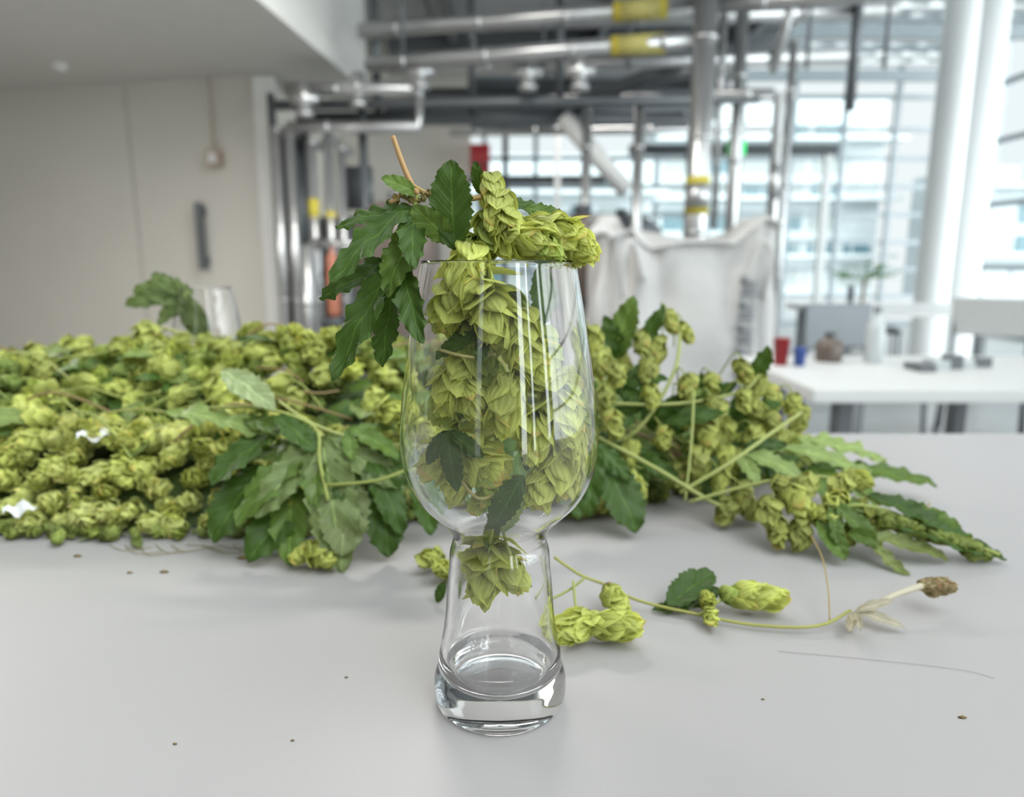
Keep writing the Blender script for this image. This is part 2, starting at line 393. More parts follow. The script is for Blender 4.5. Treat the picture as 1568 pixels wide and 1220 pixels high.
def tank(x,y,r_,h,mats,nm):
    b=MB(); b.lathe([(0,.12),(r_*.8,.14),(r_,.25),(r_,h-.22),(r_*.92,h-.1),(r_*.6,h-.02),(r_*.3,h),(0.001,h)],(x,y,0),40)
    b.lathe([(r_*1.03,h*.6),(r_*1.03,h*.6+.05)],(x,y,0),40,mi=1); b.lathe([(r_*1.03,.4),(r_*1.03,.45)],(x,y,0),40,mi=1)
    for a in (0.8,2.4,3.9,5.5): b.tube([(x+r_*.8*math.cos(a),y+r_*.8*math.sin(a),0),(x+r_*.8*math.cos(a),y+r_*.8*math.sin(a),.3)],.03,8,mi=1)
    b.tube([(x,y,h-.02),(x,y,h+.05)],.05,12,mi=1)
    b.obj(nm,mats)
tank(-.66,4.2,.25,1.42,[m_brown,m_grey],'storage_tank')
tank(.42,4.35,.13,1.36,[m_brown,m_dark],'storage_tank')
tank(.9,6.0,.35,1.45,[m_grey,m_dark],'storage_tank')
b=MB(); b.lathe([(0,0),(.03,.005),(.035,.03),(.035,.30),(.028,.33),(.012,.35),(.012,.37),(0,.38)],(-.97,3.9,.78),24); b.tube([(-.97,3.9,1.14),(-1.01,3.88,1.16),(-1.02,3.87,1.0)],.008,8,mi=1)
b.box((-1.03,3.84,.72),(-.91,3.96,.78),1); b.box((-.99,3.88,0),(-.95,3.92,.72),1); b.obj('fire_extinguisher',[m_orange,m_dark])

# bulk bag --------------------------------------------------------
b=MB(); V=[];F=[];nS=240;rows=56
cx,cy=.86,3.75; hw=.47; H=1.21
rb=random.Random(5)
folds=[(rb.uniform(0,6.28),rb.uniform(.04,.13),rb.uniform(-.5,.5),rb.uniform(.03,.085)) for _ in range(46)]
def bagp(a,t):
    c,s_=math.cos(a),math.sin(a); e=.55
    x=math.copysign(abs(c)**e,c)*hw; y=math.copysign(abs(s_)**e,s_)*hw*.8
    bul=.98+.06*math.sin(math.pi*t**.8)-.03*t
    wr=.012*math.sin(9*a+3*math.sin(4*t))*(.4+t)+.014*math.sin(a*5-t*14)+.010*math.sin(t*22+a*3)
    for fa,fw,ft,fd in folds:
        da=(a-fa-ft*(t-.5)+math.pi)%(2*math.pi)-math.pi
        wr-=fd*math.exp(-(da/fw)**2)*(.15+.85*t)
    k2=bul+wr
    return x*k2,y*k2
for j in range(rows+1):
    t=j/rows; z=H*t
    for k in range(nS):
        a=2*math.pi*k/nS; x,y=bagp(a,t)
        V.append((cx+x,cy+y,z+(.05*math.sin(2*a+2.2)+.03*math.sin(5*a)+.022*math.sin(11*a))*t**5))
for j in range(1,9):
    for k in range(nS):
        p=V[rows*nS+k]; a=2*math.pi*k/nS; ph=j/8*math.pi*1.3
        o_=.035*math.sin(ph)*(1+.5*math.sin(7*a)); dz=.03*(1-math.cos(ph))*.6-.02*j/8
        q=(1+o_/hw) if j<6 else 1-.05*(j-5)
        V.append((cx+(p[0]-cx)*q,cy+(p[1]-cy)*q,p[2]+dz))
tot=rows+8
for j in range(tot):
    for k in range(nS): F.append((j*nS+k,j*nS+(k+1)%nS,(j+1)*nS+(k+1)%nS,(j+1)*nS+k))
F.append(tuple(tot*nS+k for k in range(nS)))
b.add(V,F)
for sx in (-1,1):
    b.tube([(cx+sx*.33,cy-.35,H-.30),(cx+sx*.35,cy-.39,H-.12),(cx+sx*.30,cy-.38,H-.04),(cx+sx*.24,cy-.38,H-.22)],.014,8,smooth=5)
yf=cy-hw*.8*1.02-.012
for k in range(11):
    z=.42+k*.056
    b.box((cx+.22,yf,z),(cx+.29,yf+.05,z+.010),1); 
    if k%2==0: b.box((cx+.22,yf,z),(cx+.235,yf+.05,z+.036),1)
    else: b.box((cx+.22,yf,z+.026),(cx+.29,yf+.05,z+.036),1)
b.obj('bulk_bag',[m_bag,simple('bag_print',(.22,.23,.25),.7)])

# background worktable with things --------------------------------
b=MB()
b.box((.82,1.9,.70),(2.6,2.6,.74)); 
for x in (.95,1.6,2.45):
    for y in (2.0,2.5): b.box((x-.025,y-.025,0),(x+.025,y+.025,.70),1)
b.box((.95,2.48,.3),(2.45,2.52,.34),1)
o=b.obj('work_table',[m_white,m_grey],False); bevel(o,.006)
def bottle(nm,x,y,z,h,r_,mats):
    b=MB(); b.lathe([(0,0),(r_*.95,0),(r_,.01),(r_,h*.6),(r_*.8,h*.72),(r_*.35,h*.8),(r_*.35,h*.93)],(x,y,z),24); b.lathe([(r_*.42,h*.9),(r_*.42,h),(0,h)],(x,y,z),24,mi=1); b.obj(nm,mats)
m_semi=simple('milky_plastic',(.5,.53,.54),.3)
bottle('spray_bottle',1.24,2.42,.74,.19,.03,[m_semi,m_grey])
bottle('plastic_jug',1.10,2.45,.74,.10,.045,[m_brown,m_dark])
def cup(nm,x,y,z,h,r_,m):
    b=MB(); b.lathe([(0,0),(r_*.75,0),(r_,h),(r_*1.05,h),(r_*.95,h),(r_*.7,.01),(0,.01)],(x,y,z),24); b.obj(nm,[m])
cup('plastic_cup',.90,2.36,.74,.09,.028,m_red); cup('plastic_cup',.955,2.34,.74,.06,.022,m_blue)
b=MB(); 
for k in range(5): b.box((1.28+.06*k,2.2+.03*k,.74),(1.33+.06*k,2.3,.76+.012*(k%3)),k%2)
b.obj('tool_tray',[m_grey,m_semi],False)
def chair(x,y,rot,m):
    e=bpy.data.objects.new('chair',None); sc.collection.objects.link(e); e.location=(x,y,0); e.rotation_euler=(0,0,rot)
    b=MB(); b.box((-.22,-.22,.43),(.22,.22,.47)); o=b.obj('seat',[m],False,e); bevel(o,.02,3)
    b=MB(); b.box((-.22,.20,.62),(.22,.23,.86)); o=b.obj('back_rest',[m],False,e); bevel(o,.02,3)
    for i,(a,c) in enumerate([(-.2,-.2),(.2,-.2),(-.2,.2),(.2,.2)]):
        b=MB(); b.tube([(a*1.1,c*1.1,0),(a,c,.44)]+([(a,.22,.84)] if c>0 else []),.014,8); b.obj('leg_%d'%(i+1),[m_grey],True,e)
chair(1.80,3.6,.3,m_grey); chair(2.9,4.3,-.6,m_white); chair(3.4,6.7,1.2,m_dark)
b=MB(); b.box((2.3,5.0,.70),(4.0,6.0,.74)); 
for x in (2.4,3.9):
    for y in (5.1,5.9): b.box((x-.03,y-.03,0),(x+.03,y+.03,.7),1)
b.obj('dining_table',[m_white,m_grey],False)
b=MB(); b.lathe([(0,0),(.16,0),(.2,.35),(.18,.35),(0,.33)],(4.0,8.2,0),20,mi=2,)
for i in range(90):
    a=R.uniform(0,6.28); e=R.uniform(-.2,1.4); L=R.uniform(.15,.45)
    p=np.array([4.0,8.2,.75-T])+np.array([math.cos(a)*math.cos(e),math.sin(a)*math.cos(e),math.sin(e)])*L*.7
    leaf(b,p,p+np.array([math.cos(a),math.sin(a),R.uniform(-.3,.6)])*.16,W=.3,n=4,col=(.06,.22,.05))
b.tube([(4,8.2,.3),(4.02,8.2,.9)],.02,6,mi=2,col=SB); b.obj('potted_shrub',PM)

# ================================================================== TABLE
m,nt,out=nodes('laminate_tabletop')
p=nt.nodes.new('ShaderNodeBsdfPrincipled'); tc=nt.nodes.new('ShaderNodeTexCoord')
nz=nt.nodes.new('ShaderNodeTexNoise'); nz.inputs['Scale'].default_value=900; nz.inputs['Detail'].default_value=2
n2=nt.nodes.new('ShaderNodeTexNoise'); n2.inputs['Scale'].default_value=4
nt.links.new(tc.outputs['Object'],nz.inputs['Vector']); nt.links.new(tc.outputs['Object'],n2.inputs['Vector'])
mx=nt.nodes.new('ShaderNodeMix'); mx.data_type='RGBA'; mx.inputs[6].default_value=(.365,.340,.337,1); mx.inputs[7].default_value=(.41,.385,.382,1)
nt.links.new(n2.outputs['Fac'],mx.inputs[0]); nt.links.new(mx.outputs[2],p.inputs['Base Color'])
p.inputs['Roughness'].default_value=.40; p.inputs['Specular IOR Level'].default_value=.38
bp=nt.nodes.new('ShaderNodeBump'); bp.inputs['Strength'].default_value=.12; bp.inputs['Distance'].default_value=.0003
nt.links.new(nz.outputs['Fac'],bp.inputs['Height']); nt.links.new(bp.outputs[0],p.inputs['Normal']); nt.links.new(p.outputs[0],out.inputs[0])
m_table=m
te=bpy.data.objects.new('table',None); sc.collection.objects.link(te)
b=MB(); b.box((-1.4,-.35,T-.03),(.95,.74,T)); o=b.obj('table_top',[m_table],False,te); bevel(o,.003,3)
b=MB()
for x in (-1.3,.85):
    for y in (-.25,.64): b.box((x-.03,y-.03,0),(x+.03,y+.03,T-.03))
b.obj('table_legs',[m_grey],False,te)

# ================================================================== GLASS
mg,nt,out=nodes('clear_glass'); g=nt.nodes.new('ShaderNodeBsdfGlass'); g.inputs['IOR'].default_value=1.45; g.inputs['Roughness'].default_value=0
g.inputs['Color'].default_value=(1,1,1,1); nt.links.new(g.outputs[0],out.inputs[0])
outer=[(0.0001,.0016),(.012,.0015),(.020,.0010),(.0238,.0001),(.0256,.0007),(.0266,.003),(.0269,.007),(.0267,.011),(.0258,.0145),(.0250,.0175),(.0246,.0215),(.0236,.027),(.0225,.033),(.0217,.040),(.0212,.047),(.0207,.0535),(.0201,.0585),(.0199,.063),(.0196,.066),(.0188,.069),(.0184,.0715),(.0190,.0745),(.0218,.0785),(.0266,.0832),(.0314,.0885),(.0349,.095),(.0370,.1025),(.0378,.111),(.0375,.119),(.0365,.129),(.0350,.140),(.0334,.151),(.0314,.1625),(.0295,.173),(.0285,.1790)]
XS=1.02
outer=[(r_*XS,z) for r_,z in outer]
def cr(P,k=4):
    P=[np.array(p) for p in P];Q=[]
    for i in range(len(P)-1):
        a=P[max(0,i-1)];b_=P[i];c=P[i+1];d=P[min(len(P)-1,i+2)]
        for j in range(k):
            t=j/k; Q.append(.5*((2*b_)+(c-a)*t+(2*a-5*b_+4*c-d)*t*t+(3*b_-a-3*c+d)*t**3))
    Q.append(P[-1]); return [(max(float(q[0]),1e-5),float(q[1])) for q in Q]
inner=[]
for r_,z in outer[::-1]:
    if z>=.021:
        th=.0009 if z>.1 else .0009+.0013*(.1-z)/.08
        inner.append((r_-th,z))
inner+= [(.0222,.0168),(.0205,.0132),(.0170,.0112),(.010,.0103),(.0001,.0100)]
e0=outer[-1][0]
prof=cr(outer)+[(e0-.0001,.18005),(e0-.0004,.18035),(e0-.0008,.18025)]+cr([(e0-.0010,.1795)]+inner[1:])
GX,GY=-.005,.270
def glass(x,y,s=1):
    b=MB(); b.lathe([(r_*s,z*s) for r_,z in prof],(x,y,T+.0002),160); return b.obj('beer_glass',[mg])
glass(GX,GY); glass(-.30,.70,.86)
zi=np.array([z for r_,z in inner[::-1]]); ri=np.array([r_ for r_,z in inner[::-1]])

# ================================================================== HOPS IN THE GLASS
DY=.008
b=MB()
H_=[(-.0165,.250,.174,(-.2,-.4,-1),.80,YG),(-.0085,.248,.1630,(.3,-.4,-1),.82,YG),(-.0225,.252,.164,(-.4,-.3,-1),.68,YG),(-.014,.262,.180,(0,0,-1),.6,GR),
 (.004,.248,.151,(.1,-.2,-1),.74,YG),(-.001,.275,.158,(.1,.2,-1),.75,GR),(.012,.270,.145,(.3,.2,-1),.6,GR),(-.017,.252,.150,(-.3,-.3,-1),.56,GR),(.009,.250,.142,(.3,-.3,-1),.60,YG),
 (-.021,.248,.136,(-.3,-.3,-1),.74,YG),(-.011,.262,.140,(.2,0,-1),.60,GR),(-.014,.244,.130,(.3,-.3,-1),.55,YG),(-.027,.262,.126,(-.3,0,-1),.50,GR),
 (-.001,.240,.130,(0,-.3,-1),.74,YG),(.018,.246,.127,(.2,-.3,-1),.76,YG),(.022,.247,.115,(.4,-.3,-1),.70,YG),(.008,.242,.117,(-.2,-.3,-1),.60,YG),(.027,.262,.120,(.4,0,-1),.55,GR),
 (-.012,.242,.110,(.7,-.3,-.5),.76,YG),(-.0265,.250,.108,(-.8,-.3,-.5),.68,YG),(-.020,.246,.101,(-.2,-.3,-.8),.62,YG),(-.006,.242,.100,(.2,-.3,-.8),.55,GR),
 (.019,.250,.104,(.1,-.2,-1),.76,YG),(.026,.256,.101,(.4,-.2,-1),.60,YG),(.011,.244,.098,(-.2,-.3,-.9),.54,YG),(.011,.280,.106,(.2,.2,-1),.70,GR),(-.010,.282,.118,(0,.1,-1),.70,GR),(-.020,.275,.105,(0,.1,-1),.65,GR),
 (.003,.262,.090,(.4,-.2,-.6),.40,YG),(-.013,.258,.087,(-.6,0,-.6),.34,YG),
 (-.0095,.256,.0600,(-.25,-.35,-1),.80,YG),(-.001,.254,.0610,(.5,-.3,-.7),.62,YG),(-.013,.262,.063,(-.5,.2,-.8),.55,YG)]
for x,y,z,ax,s,c in H_: cone(b,(x,y,z),ax,s,HI,np.minimum(np.array(c)*1.12,.93))  # tint lifted to stand in for light lost through the glass
stem(b,[(-.022,.262,.180),(-.018,.264,.176),(-.010,.266,.160),(-.006,.266,.140),(-.006,.262,.118),(-.006,.260,.098),(-.005,.260,.078),(-.008,.260,.066)],.0010,SG)
stem(b,[(-.006,.266,.145),(-.014,.240,.147),(-.026,.238,.150)],.0006,(.40,.34,.12)); stem(b,[(-.006,.262,.118),(.006,.252,.124),(.014,.250,.132)],.0007)
stem(b,[(-.003,.236,.100),(-.012,.232,.098),(-.020,.236,.106)],.0006,(.40,.34,.12)); stem(b,[(-.006,.262,.10),(.006,.256,.094),(.016,.256,.108)],.0007)
stem(b,[(-.005,.258,.084),(-.003,.252,.076),(0,.252,.066)],.0006); stem(b,[(-.005,.258,.086),(-.008,.252,.076),(-.009,.252,.068)],.0006)
leaf(b,(-.0225,.236,.1215),(-.020,.228,.1015),(-.2,-1,.2),3,.40,.25,.2,DG,teeth=7)
leaf(b,(.004,.234,.106),(-.0075,.232,.0855),(-.3,-1,.1),1,.36,.1,.3,DG,teeth=8)
leaf(b,(.004,.238,.096),(-.004,.236,.0835),(.7,-1,.0),1,.28,.1,.3,LG)
leaf(b,(-.010,.250,.155),(-.027,.238,.148),(-.2,-.8,1),3,.34,.2,.2,DG)
leaf(b,(.010,.255,.18),(.012,.262,.156),(.5,-1,0),1,.35,.1,.2,DG)
leaf(b,(-.002,.276,.135),(-.014,.276,.112),(0,-1,0),3,.36,.2,.2,DG)
leaf(b,(.012,.256,.122),(.005,.246,.104),(0,-1,.3),1,.34,.2,.3,DG)
leaf(b,(-.006,.262,.080),(-.010,.250,.072),(0,-1,.3),1,.34,.2,.3,MG)
for v in b.V:
    v[:,1]+=DY
    z=v[:,2]-T; dx=v[:,0]-GX; dy=v[:,1]-GY; rad=np.hypot(dx,dy)+1e-9
    lim=np.interp(z,zi,ri)-.0009
    soft=np.where(rad>lim*.90,np.minimum(1,(lim*.90+ (lim*.10)*(1-np.exp(-(rad-lim*.90)/(lim*.10))))/rad),1)
    v[:,0]=GX+dx*soft; v[:,1]=GY+dy*soft
    v[:,2]=np.maximum(v[:,2],T+.012)
o_=MB()
for x,y,z,ax,s,c in [(-.0070,.262,.2035,(.1,-.1,-1),.52,YG),(-.0045,.258,.197,(-.2,-.3,-1),.56,YG),(-.001,.256,.190,(.2,-.3,-1),.58,YG),(-.008,.262,.190,(.2,-.2,-1),.55,GR),
 (.0150,.256,.1905,(.9,-.2,-.15),.66,YG),(.0075,.250,.1865,(.8,-.5,-.3),.60,YG),(.0195,.256,.1870,(.6,.1,-.6),.66,YG),(.0245,.254,.1865,(.7,-.3,-.8),.52,YG),(.012,.250,.1850,(.5,-.5,-.6),.55,GR)]: cone(o_,(x,y,z),ax,s,HI,c)
stem(o_,[(-.043,.262,.2245),(-.040,.260,.216),(-.0365,.258,.208),(-.034,.258,.204)],[.0009,.0010,.0011,.0011],(.42,.25,.10))
stem(o_,[(-.036,.259,.207),(-.028,.258,.203),(-.018,.258,.202),(-.009,.260,.203),(-.004,.262,.198)],.0010,(.36,.24,.08))
stem(o_,[(-.028,.258,.203),(-.022,.262,.190),(-.020,.264,.178)],.0009,SG)
stem(o_,[(-.004,.262,.198),(.004,.262,.196),(.013,.258,.192)],.0009)
stem(o_,[(-.036,.259,.209),(-.041,.258,.203),(-.044,.256,.201)],.0008,(.36,.22,.08))
for k in range(9): cone(o_,(-.036+R.uniform(-.006,.008),.258,.2035+R.uniform(-.003,.004)),(R.uniform(-1,1),-.3,R.uniform(-1,1)),.14,LO,(.40,.34,.10))
leaf(o_,(-.0205,.252,.184),(-.0210,.247,.2145),(-.15,-1,.1),1,.40,.12,.25,DG,teeth=13)
leaf(o_,(-.021,.254,.187),(-.034,.244,.199),(-.5,-1,.2),1,.40,.15,.2,MG)
leaf(o_,(-.012,.268,.205),(-.0135,.262,.216),(0,-1,.2),1,.30,.1,.2,DG)
leaf(o_,(-.004,.272,.203),(.014,.268,.196),(.1,-.6,1),1,.33,.25,.2,DG); leaf(o_,(.004,.268,.200),(.022,.262,.194),(.1,-1,.9),1,.3,.2,.2,MG)
leaf(o_,(-.034,.258,.204),(-.046,.252,.209),(-.2,-1,.4),1,.33,.2,.3,MG)
leaf(o_,(-.036,.258,.200),(-.064,.238,.1745),(-.5,-.9,.6),3,.32,.22,.15,DG,teeth=9)
leaf(o_,(-.034,.256,.196),(-.044,.244,.168),(-.4,-1,.2),1,.32,.15,.2,MG)
leaf(o_,(-.041,.252,.182),(-.064,.238,.1395),(-.6,-1,.3),3,.28,.12,.2,DG,teeth=9)
leaf(o_,(-.043,.256,.172),(-.0475,.250,.142),(-.6,-1,.1),1,.32,.12,.2,DG)
stem(o_,[(-.034,.258,.204),(-.036,.257,.198),(-.041,.254,.190),(-.041,.252,.182),(-.043,.256,.172)],.0008,SG)
for v in o_.V:
    v[:,1]+=DY
    z=v[:,2]-T; dx=v[:,0]-GX; dy=v[:,1]-GY; rad=np.hypot(dx,dy)+1e-9
    ro=np.interp(z,[q[1] for q in outer[3:]],[q[0] for q in outer[3:]])+.0012
    sel=(z<.180)&(v[:,0]<-.030); k=np.where(sel,np.maximum(1,ro/rad),1)
    v[:,0]=GX+dx*k; v[:,1]=GY+dy*k
b.merge(o_)
b.obj('hop_sprig',PM)

# ================================================================== HOP PILE (left + behind)
def sm(a,c,x):
    t=min(1,max(0,(x-a)/(c-a))); return t*t*(3-2*t)
def yfr(x):
    if x<-.18: return .450+.006*math.sin(x*30)
    if x<.05: return .450+.030*sm(-.18,-.02,x)
    return .48+.05*sm(.05,.16,x)+.07*sm(.16,.30,x)
def hgt(x,y):
    f=yfr(x); u=y-f
    if u<0: return 0
    h=.062*sm(-.012,.050,u)+.040*sm(.06,.15,u)
    h*=1-sm(.66,.725,y)
    g=1-.20*sm(-.12,.0,x)-.35*sm(.0,.16,x)-.12*sm(-.25,-.50,x)*sm(.06,.15,u); g*=1-sm(.19,.31,x)
    return h*g*(1+.13*noise2(x*24,y*24))
b=MB()
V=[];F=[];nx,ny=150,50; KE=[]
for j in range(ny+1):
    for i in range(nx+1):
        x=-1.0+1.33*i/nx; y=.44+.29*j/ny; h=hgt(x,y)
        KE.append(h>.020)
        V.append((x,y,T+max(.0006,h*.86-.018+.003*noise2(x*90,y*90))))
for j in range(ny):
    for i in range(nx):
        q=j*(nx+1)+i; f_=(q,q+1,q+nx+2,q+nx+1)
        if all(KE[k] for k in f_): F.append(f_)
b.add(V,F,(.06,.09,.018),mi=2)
rr=random.Random(3)
def norm(x,y):
    e=.004; gx=(hgt(x+e,y)-hgt(x-e,y))/(2*e); gy=(hgt(x,y+e)-hgt(x,y-e))/(2*e)
    n_=np.array([-gx,-gy,1]); return n_/np.linalg.norm(n_)
y=.448
while y<.70:
    front=y<.53
    stp=.0142 if front else .0175
    x=-.95 if y>.55 else -.62
    while x<.29:
        xx=x+rr.uniform(-.007,.007); yy=y+rr.uniform(-.006,.006)
        h=hgt(xx,yy); x+=stp
        if h<.004: continue
        right=xx>-.15
        if right and rr.random()<(.25 if h<.03 else .45): continue
        nn=norm(xx,yy)
        ax=nn*1.0+np.array([rr.uniform(-1,1),rr.uniform(-1,.3),rr.uniform(-1.0,.3)])
        upper=yy>.515
        if upper and rr.random()<.22: continue
        if not upper and rr.random()<.05: continue
        t=rr.random()
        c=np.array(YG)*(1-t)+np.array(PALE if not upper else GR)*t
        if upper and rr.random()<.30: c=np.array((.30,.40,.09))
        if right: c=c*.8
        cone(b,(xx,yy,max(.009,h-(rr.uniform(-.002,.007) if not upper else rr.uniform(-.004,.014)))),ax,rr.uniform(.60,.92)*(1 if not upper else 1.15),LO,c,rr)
    y+=stp*(.55 if front else .75)
for k in range(110):
    xx=rr.uniform(-.75,-.10); yy=rr.uniform(.53,.66); h=hgt(xx,yy)
    cone(b,(xx,yy,h+rr.uniform(.000,.012)),(rr.uniform(-1,1),rr.uniform(-1,.5),rr.uniform(-1,.4)),rr.uniform(.75,1.1),LO,np.array(YG)*(.75+.35*rr.random()),rr)
for k in range(260):
    xx=rr.uniform(-.80,.24); yy=rr.uniform(.495,.68); h=hgt(xx,yy)
    if h<.03: continue
    L=rr.uniform(.03,.055); a=rr.uniform(0,6.28)
    bs=np.array([xx,yy,h-.002]); tp=bs+np.array([math.cos(a),math.sin(a),rr.uniform(-.35,.25)])*L
    leaf(b,bs,tp,(rr.uniform(-.4,.4),-.6,1),rr.choice([1,3]),.33,.25,.2,rr.choice([DG,DG,MG,MG,(.20,.26,.07)]),rr,n=14,teeth=7)
for k in range(80):
    xx=rr.uniform(-.7,.22); yy=rr.uniform(.48,.64); h=hgt(xx,yy)+.004
    if h<.03: continue
    a=rr.uniform(-.9,.9); L=rr.uniform(.05,.10)
    pts=[(xx+math.cos(a)*L*t,yy+math.sin(a)*L*t*.5,max(.003,hgt(xx+math.cos(a)*L*t,yy+math.sin(a)*L*t*.5)+.008+.008*math.sin(3.1*t))) for t in (0,.33,.66,1)]
    stem(b,pts,.0009,rr.choice([SG,(.34,.34,.10),SB]))
for k in range(150):
    xx=rr.uniform(-.56,-.06); yy=yfr(xx)-abs(rr.gauss(0,.007))+.006
    if rr.random()<.6: cone(b,(xx,yy,.005),(rr.uniform(-1,1),rr.uniform(-1,1),.1),rr.uniform(.3,.6),LO,np.array(GR)*rr.uniform(.5,1.1),rr)
    else: leaf(b,(xx,yy,.003),(xx+rr.uniform(-.012,.012),yy+rr.uniform(-.012,.006),.002),(0,0,1),1,.35,.1,.2,(.15,.19,.05),rr,n=5)
b.obj('hop_pile',PM)

# ---- big draping leaves in the middle
b=MB(); r2=random.Random(11)
Ls=[ ((-.120,.436,.072),(-.098,.385,.004),(.15,-.8,.6),3,.34,(.19,.245,.085)),
 ((-.125,.440,.068),(-.166,.398,.030),(-.3,-.7,.8),3,.34,MG),
 ((-.150,.448,.074),(-.185,.418,.045),(-.4,-.6,.8),1,.42,DG),
 ((-.092,.440,.064),(-.066,.405,.020),(.4,-.8,.5),3,.32,DG),
 ((-.140,.440,.055),(-.132,.392,.006),(0,-.9,.5),3,.36,MG),
 ((-.160,.440,.052),(-.182,.408,.012),(-.2,-.9,.5),1,.42,DG),
 ((-.105,.445,.075),(-.070,.428,.062),(.2,-.5,1),3,.34,MG),
 ((-.193,.470,.108),(-.150,.440,.088),(.1,-.7,.9),1,.28,(.42,.50,.24)),
 ((-.235,.470,.080),(-.150,.440,.070),(0,-.5,1),1,.14,LG),
 ((-.150,.440,.084),(-.120,.425,.064),(.2,-.6,1),1,.36,DG),
 ((-.175,.452,.080),(-.140,.436,.072),(.1,-.5,1),1,.32,MG),
 ((-.105,.430,.050),(-.100,.392,.010),(.3,-.9,.3),1,.45,(.22,.27,.10)),
 ((-.085,.436,.050),(-.075,.405,.004),(.3,-.9,.3),1,.40,DG),
 ((-.130,.430,.040),(-.158,.398,.004),(-.2,-.9,.3),1,.40,DG),
 ((-.060,.440,.060),(-.050,.420,.012),(.3,-.9,.3),3,.36,DG),((-.03,.45,.06),(-.02,.43,.012),(.0,-.9,.3),3,.36,DG),((.0,.45,.07),(.012,.43,.02),(.2,-.9,.3),3,.36,DG),((.03,.46,.06),(.045,.44,.015),(.2,-.9,.3),3,.36,DG)]
for bs,tp,up,lb,W,c in Ls: leaf(b,bs,tp,up,lb,W,.2,.22,c,r2,teeth=9)
stem(b,[(-.20,.46,.085),(-.16,.445,.088),(-.125,.436,.078),(-.118,.420,.060),(-.110,.405,.040)],.0012,SG)
stem(b,[(-.150,.448,.092),(-.125,.440,.078),(-.09,.442,.066),(-.05,.45,.06)],.0011,(.36,.38,.12))
stem(b,[(-.16,.43,.040),(-.12,.415,.046),(-.08,.415,.050),(-.05,.43,.060)],.0010,SG)
for x,y,z,s in [(-.113,.396,.009,.75),(-.125,.40,.009,.6),(-.048,.392,.009,.55),(-.135,.425,.03,.7),(-.06,.44,.075,.8),(-.078,.45,.085,.8)]: cone(b,(x,y,z),(r2.uniform(-1,1),-.6,-.1),s,MID,YG,r2)
b.obj('hop_leaf_bunch',PM)

# ---- branching hop bine on the right of the glass
b=MB(); r3=random.Random(5)
C3=[(.058,.50,.125),(.066,.53,.105),(.075,.50,.102),(.10,.54,.118),(.122,.55,.134),(.134,.55,.126),(.112,.55,.112),(.088,.55,.10),(.065,.49,.085),(.07,.48,.07),(.085,.49,.045),(.10,.50,.085),
 (.128,.51,.090),(.145,.50,.076),(.138,.51,.06),(.160,.52,.055),(.175,.53,.098),(.190,.54,.085),(.186,.53,.070),(.205,.55,.075),(.222,.55,.070),(.228,.55,.058),(.150,.48,.045),(.145,.475,.030),(.158,.465,.020),(.147,.462,.013),(.165,.472,.012),
 (.12,.49,.03),(.11,.50,.055),(.20,.53,.05),(.212,.55,.042),(.165,.50,.035),(.085,.47,.028),(.17,.51,.080),(.13,.53,.075),(.155,.54,.085),(.15,.51,.07),(.195,.52,.06),(.18,.51,.05),(.14,.49,.055),(.13,.48,.042),(.10,.51,.1)]
for x,y,z in C3:
    cone(b,(x,y,z),(r3.uniform(-.6,.6),-.3,-1),r3.uniform(.60,.80),MID,np.array(YG)*r3.uniform(.62,.95),r3)
    stem(b,[(x,y,z+.006),(x-.006,y+.006,z+.014),(x*.75+.03,y+.02,z*.8+.012)],.0006,SG)
for pts,rd_ in [([(.05,.52,.03),(.09,.50,.06),(.12,.52,.10),(.13,.55,.13)],.0014),([(.06,.48,.06),(.10,.47,.04),(.14,.46,.018),(.17,.47,.01)],.0015),
  ([(.115,.465,.025),(.15,.47,.045),(.19,.50,.060),(.225,.54,.065)],.0014),([(.12,.46,.02),(.17,.455,.036),(.21,.45,.040),(.24,.44,.025)],.0012),([(.07,.50,.08),(.12,.50,.08),(.17,.52,.085),(.19,.54,.095)],.0012),([(.118,.462,.02),(.125,.48,.06),(.13,.5,.09)],.0010)]:
    stem(b,pts,rd_,(.32,.35,.10))
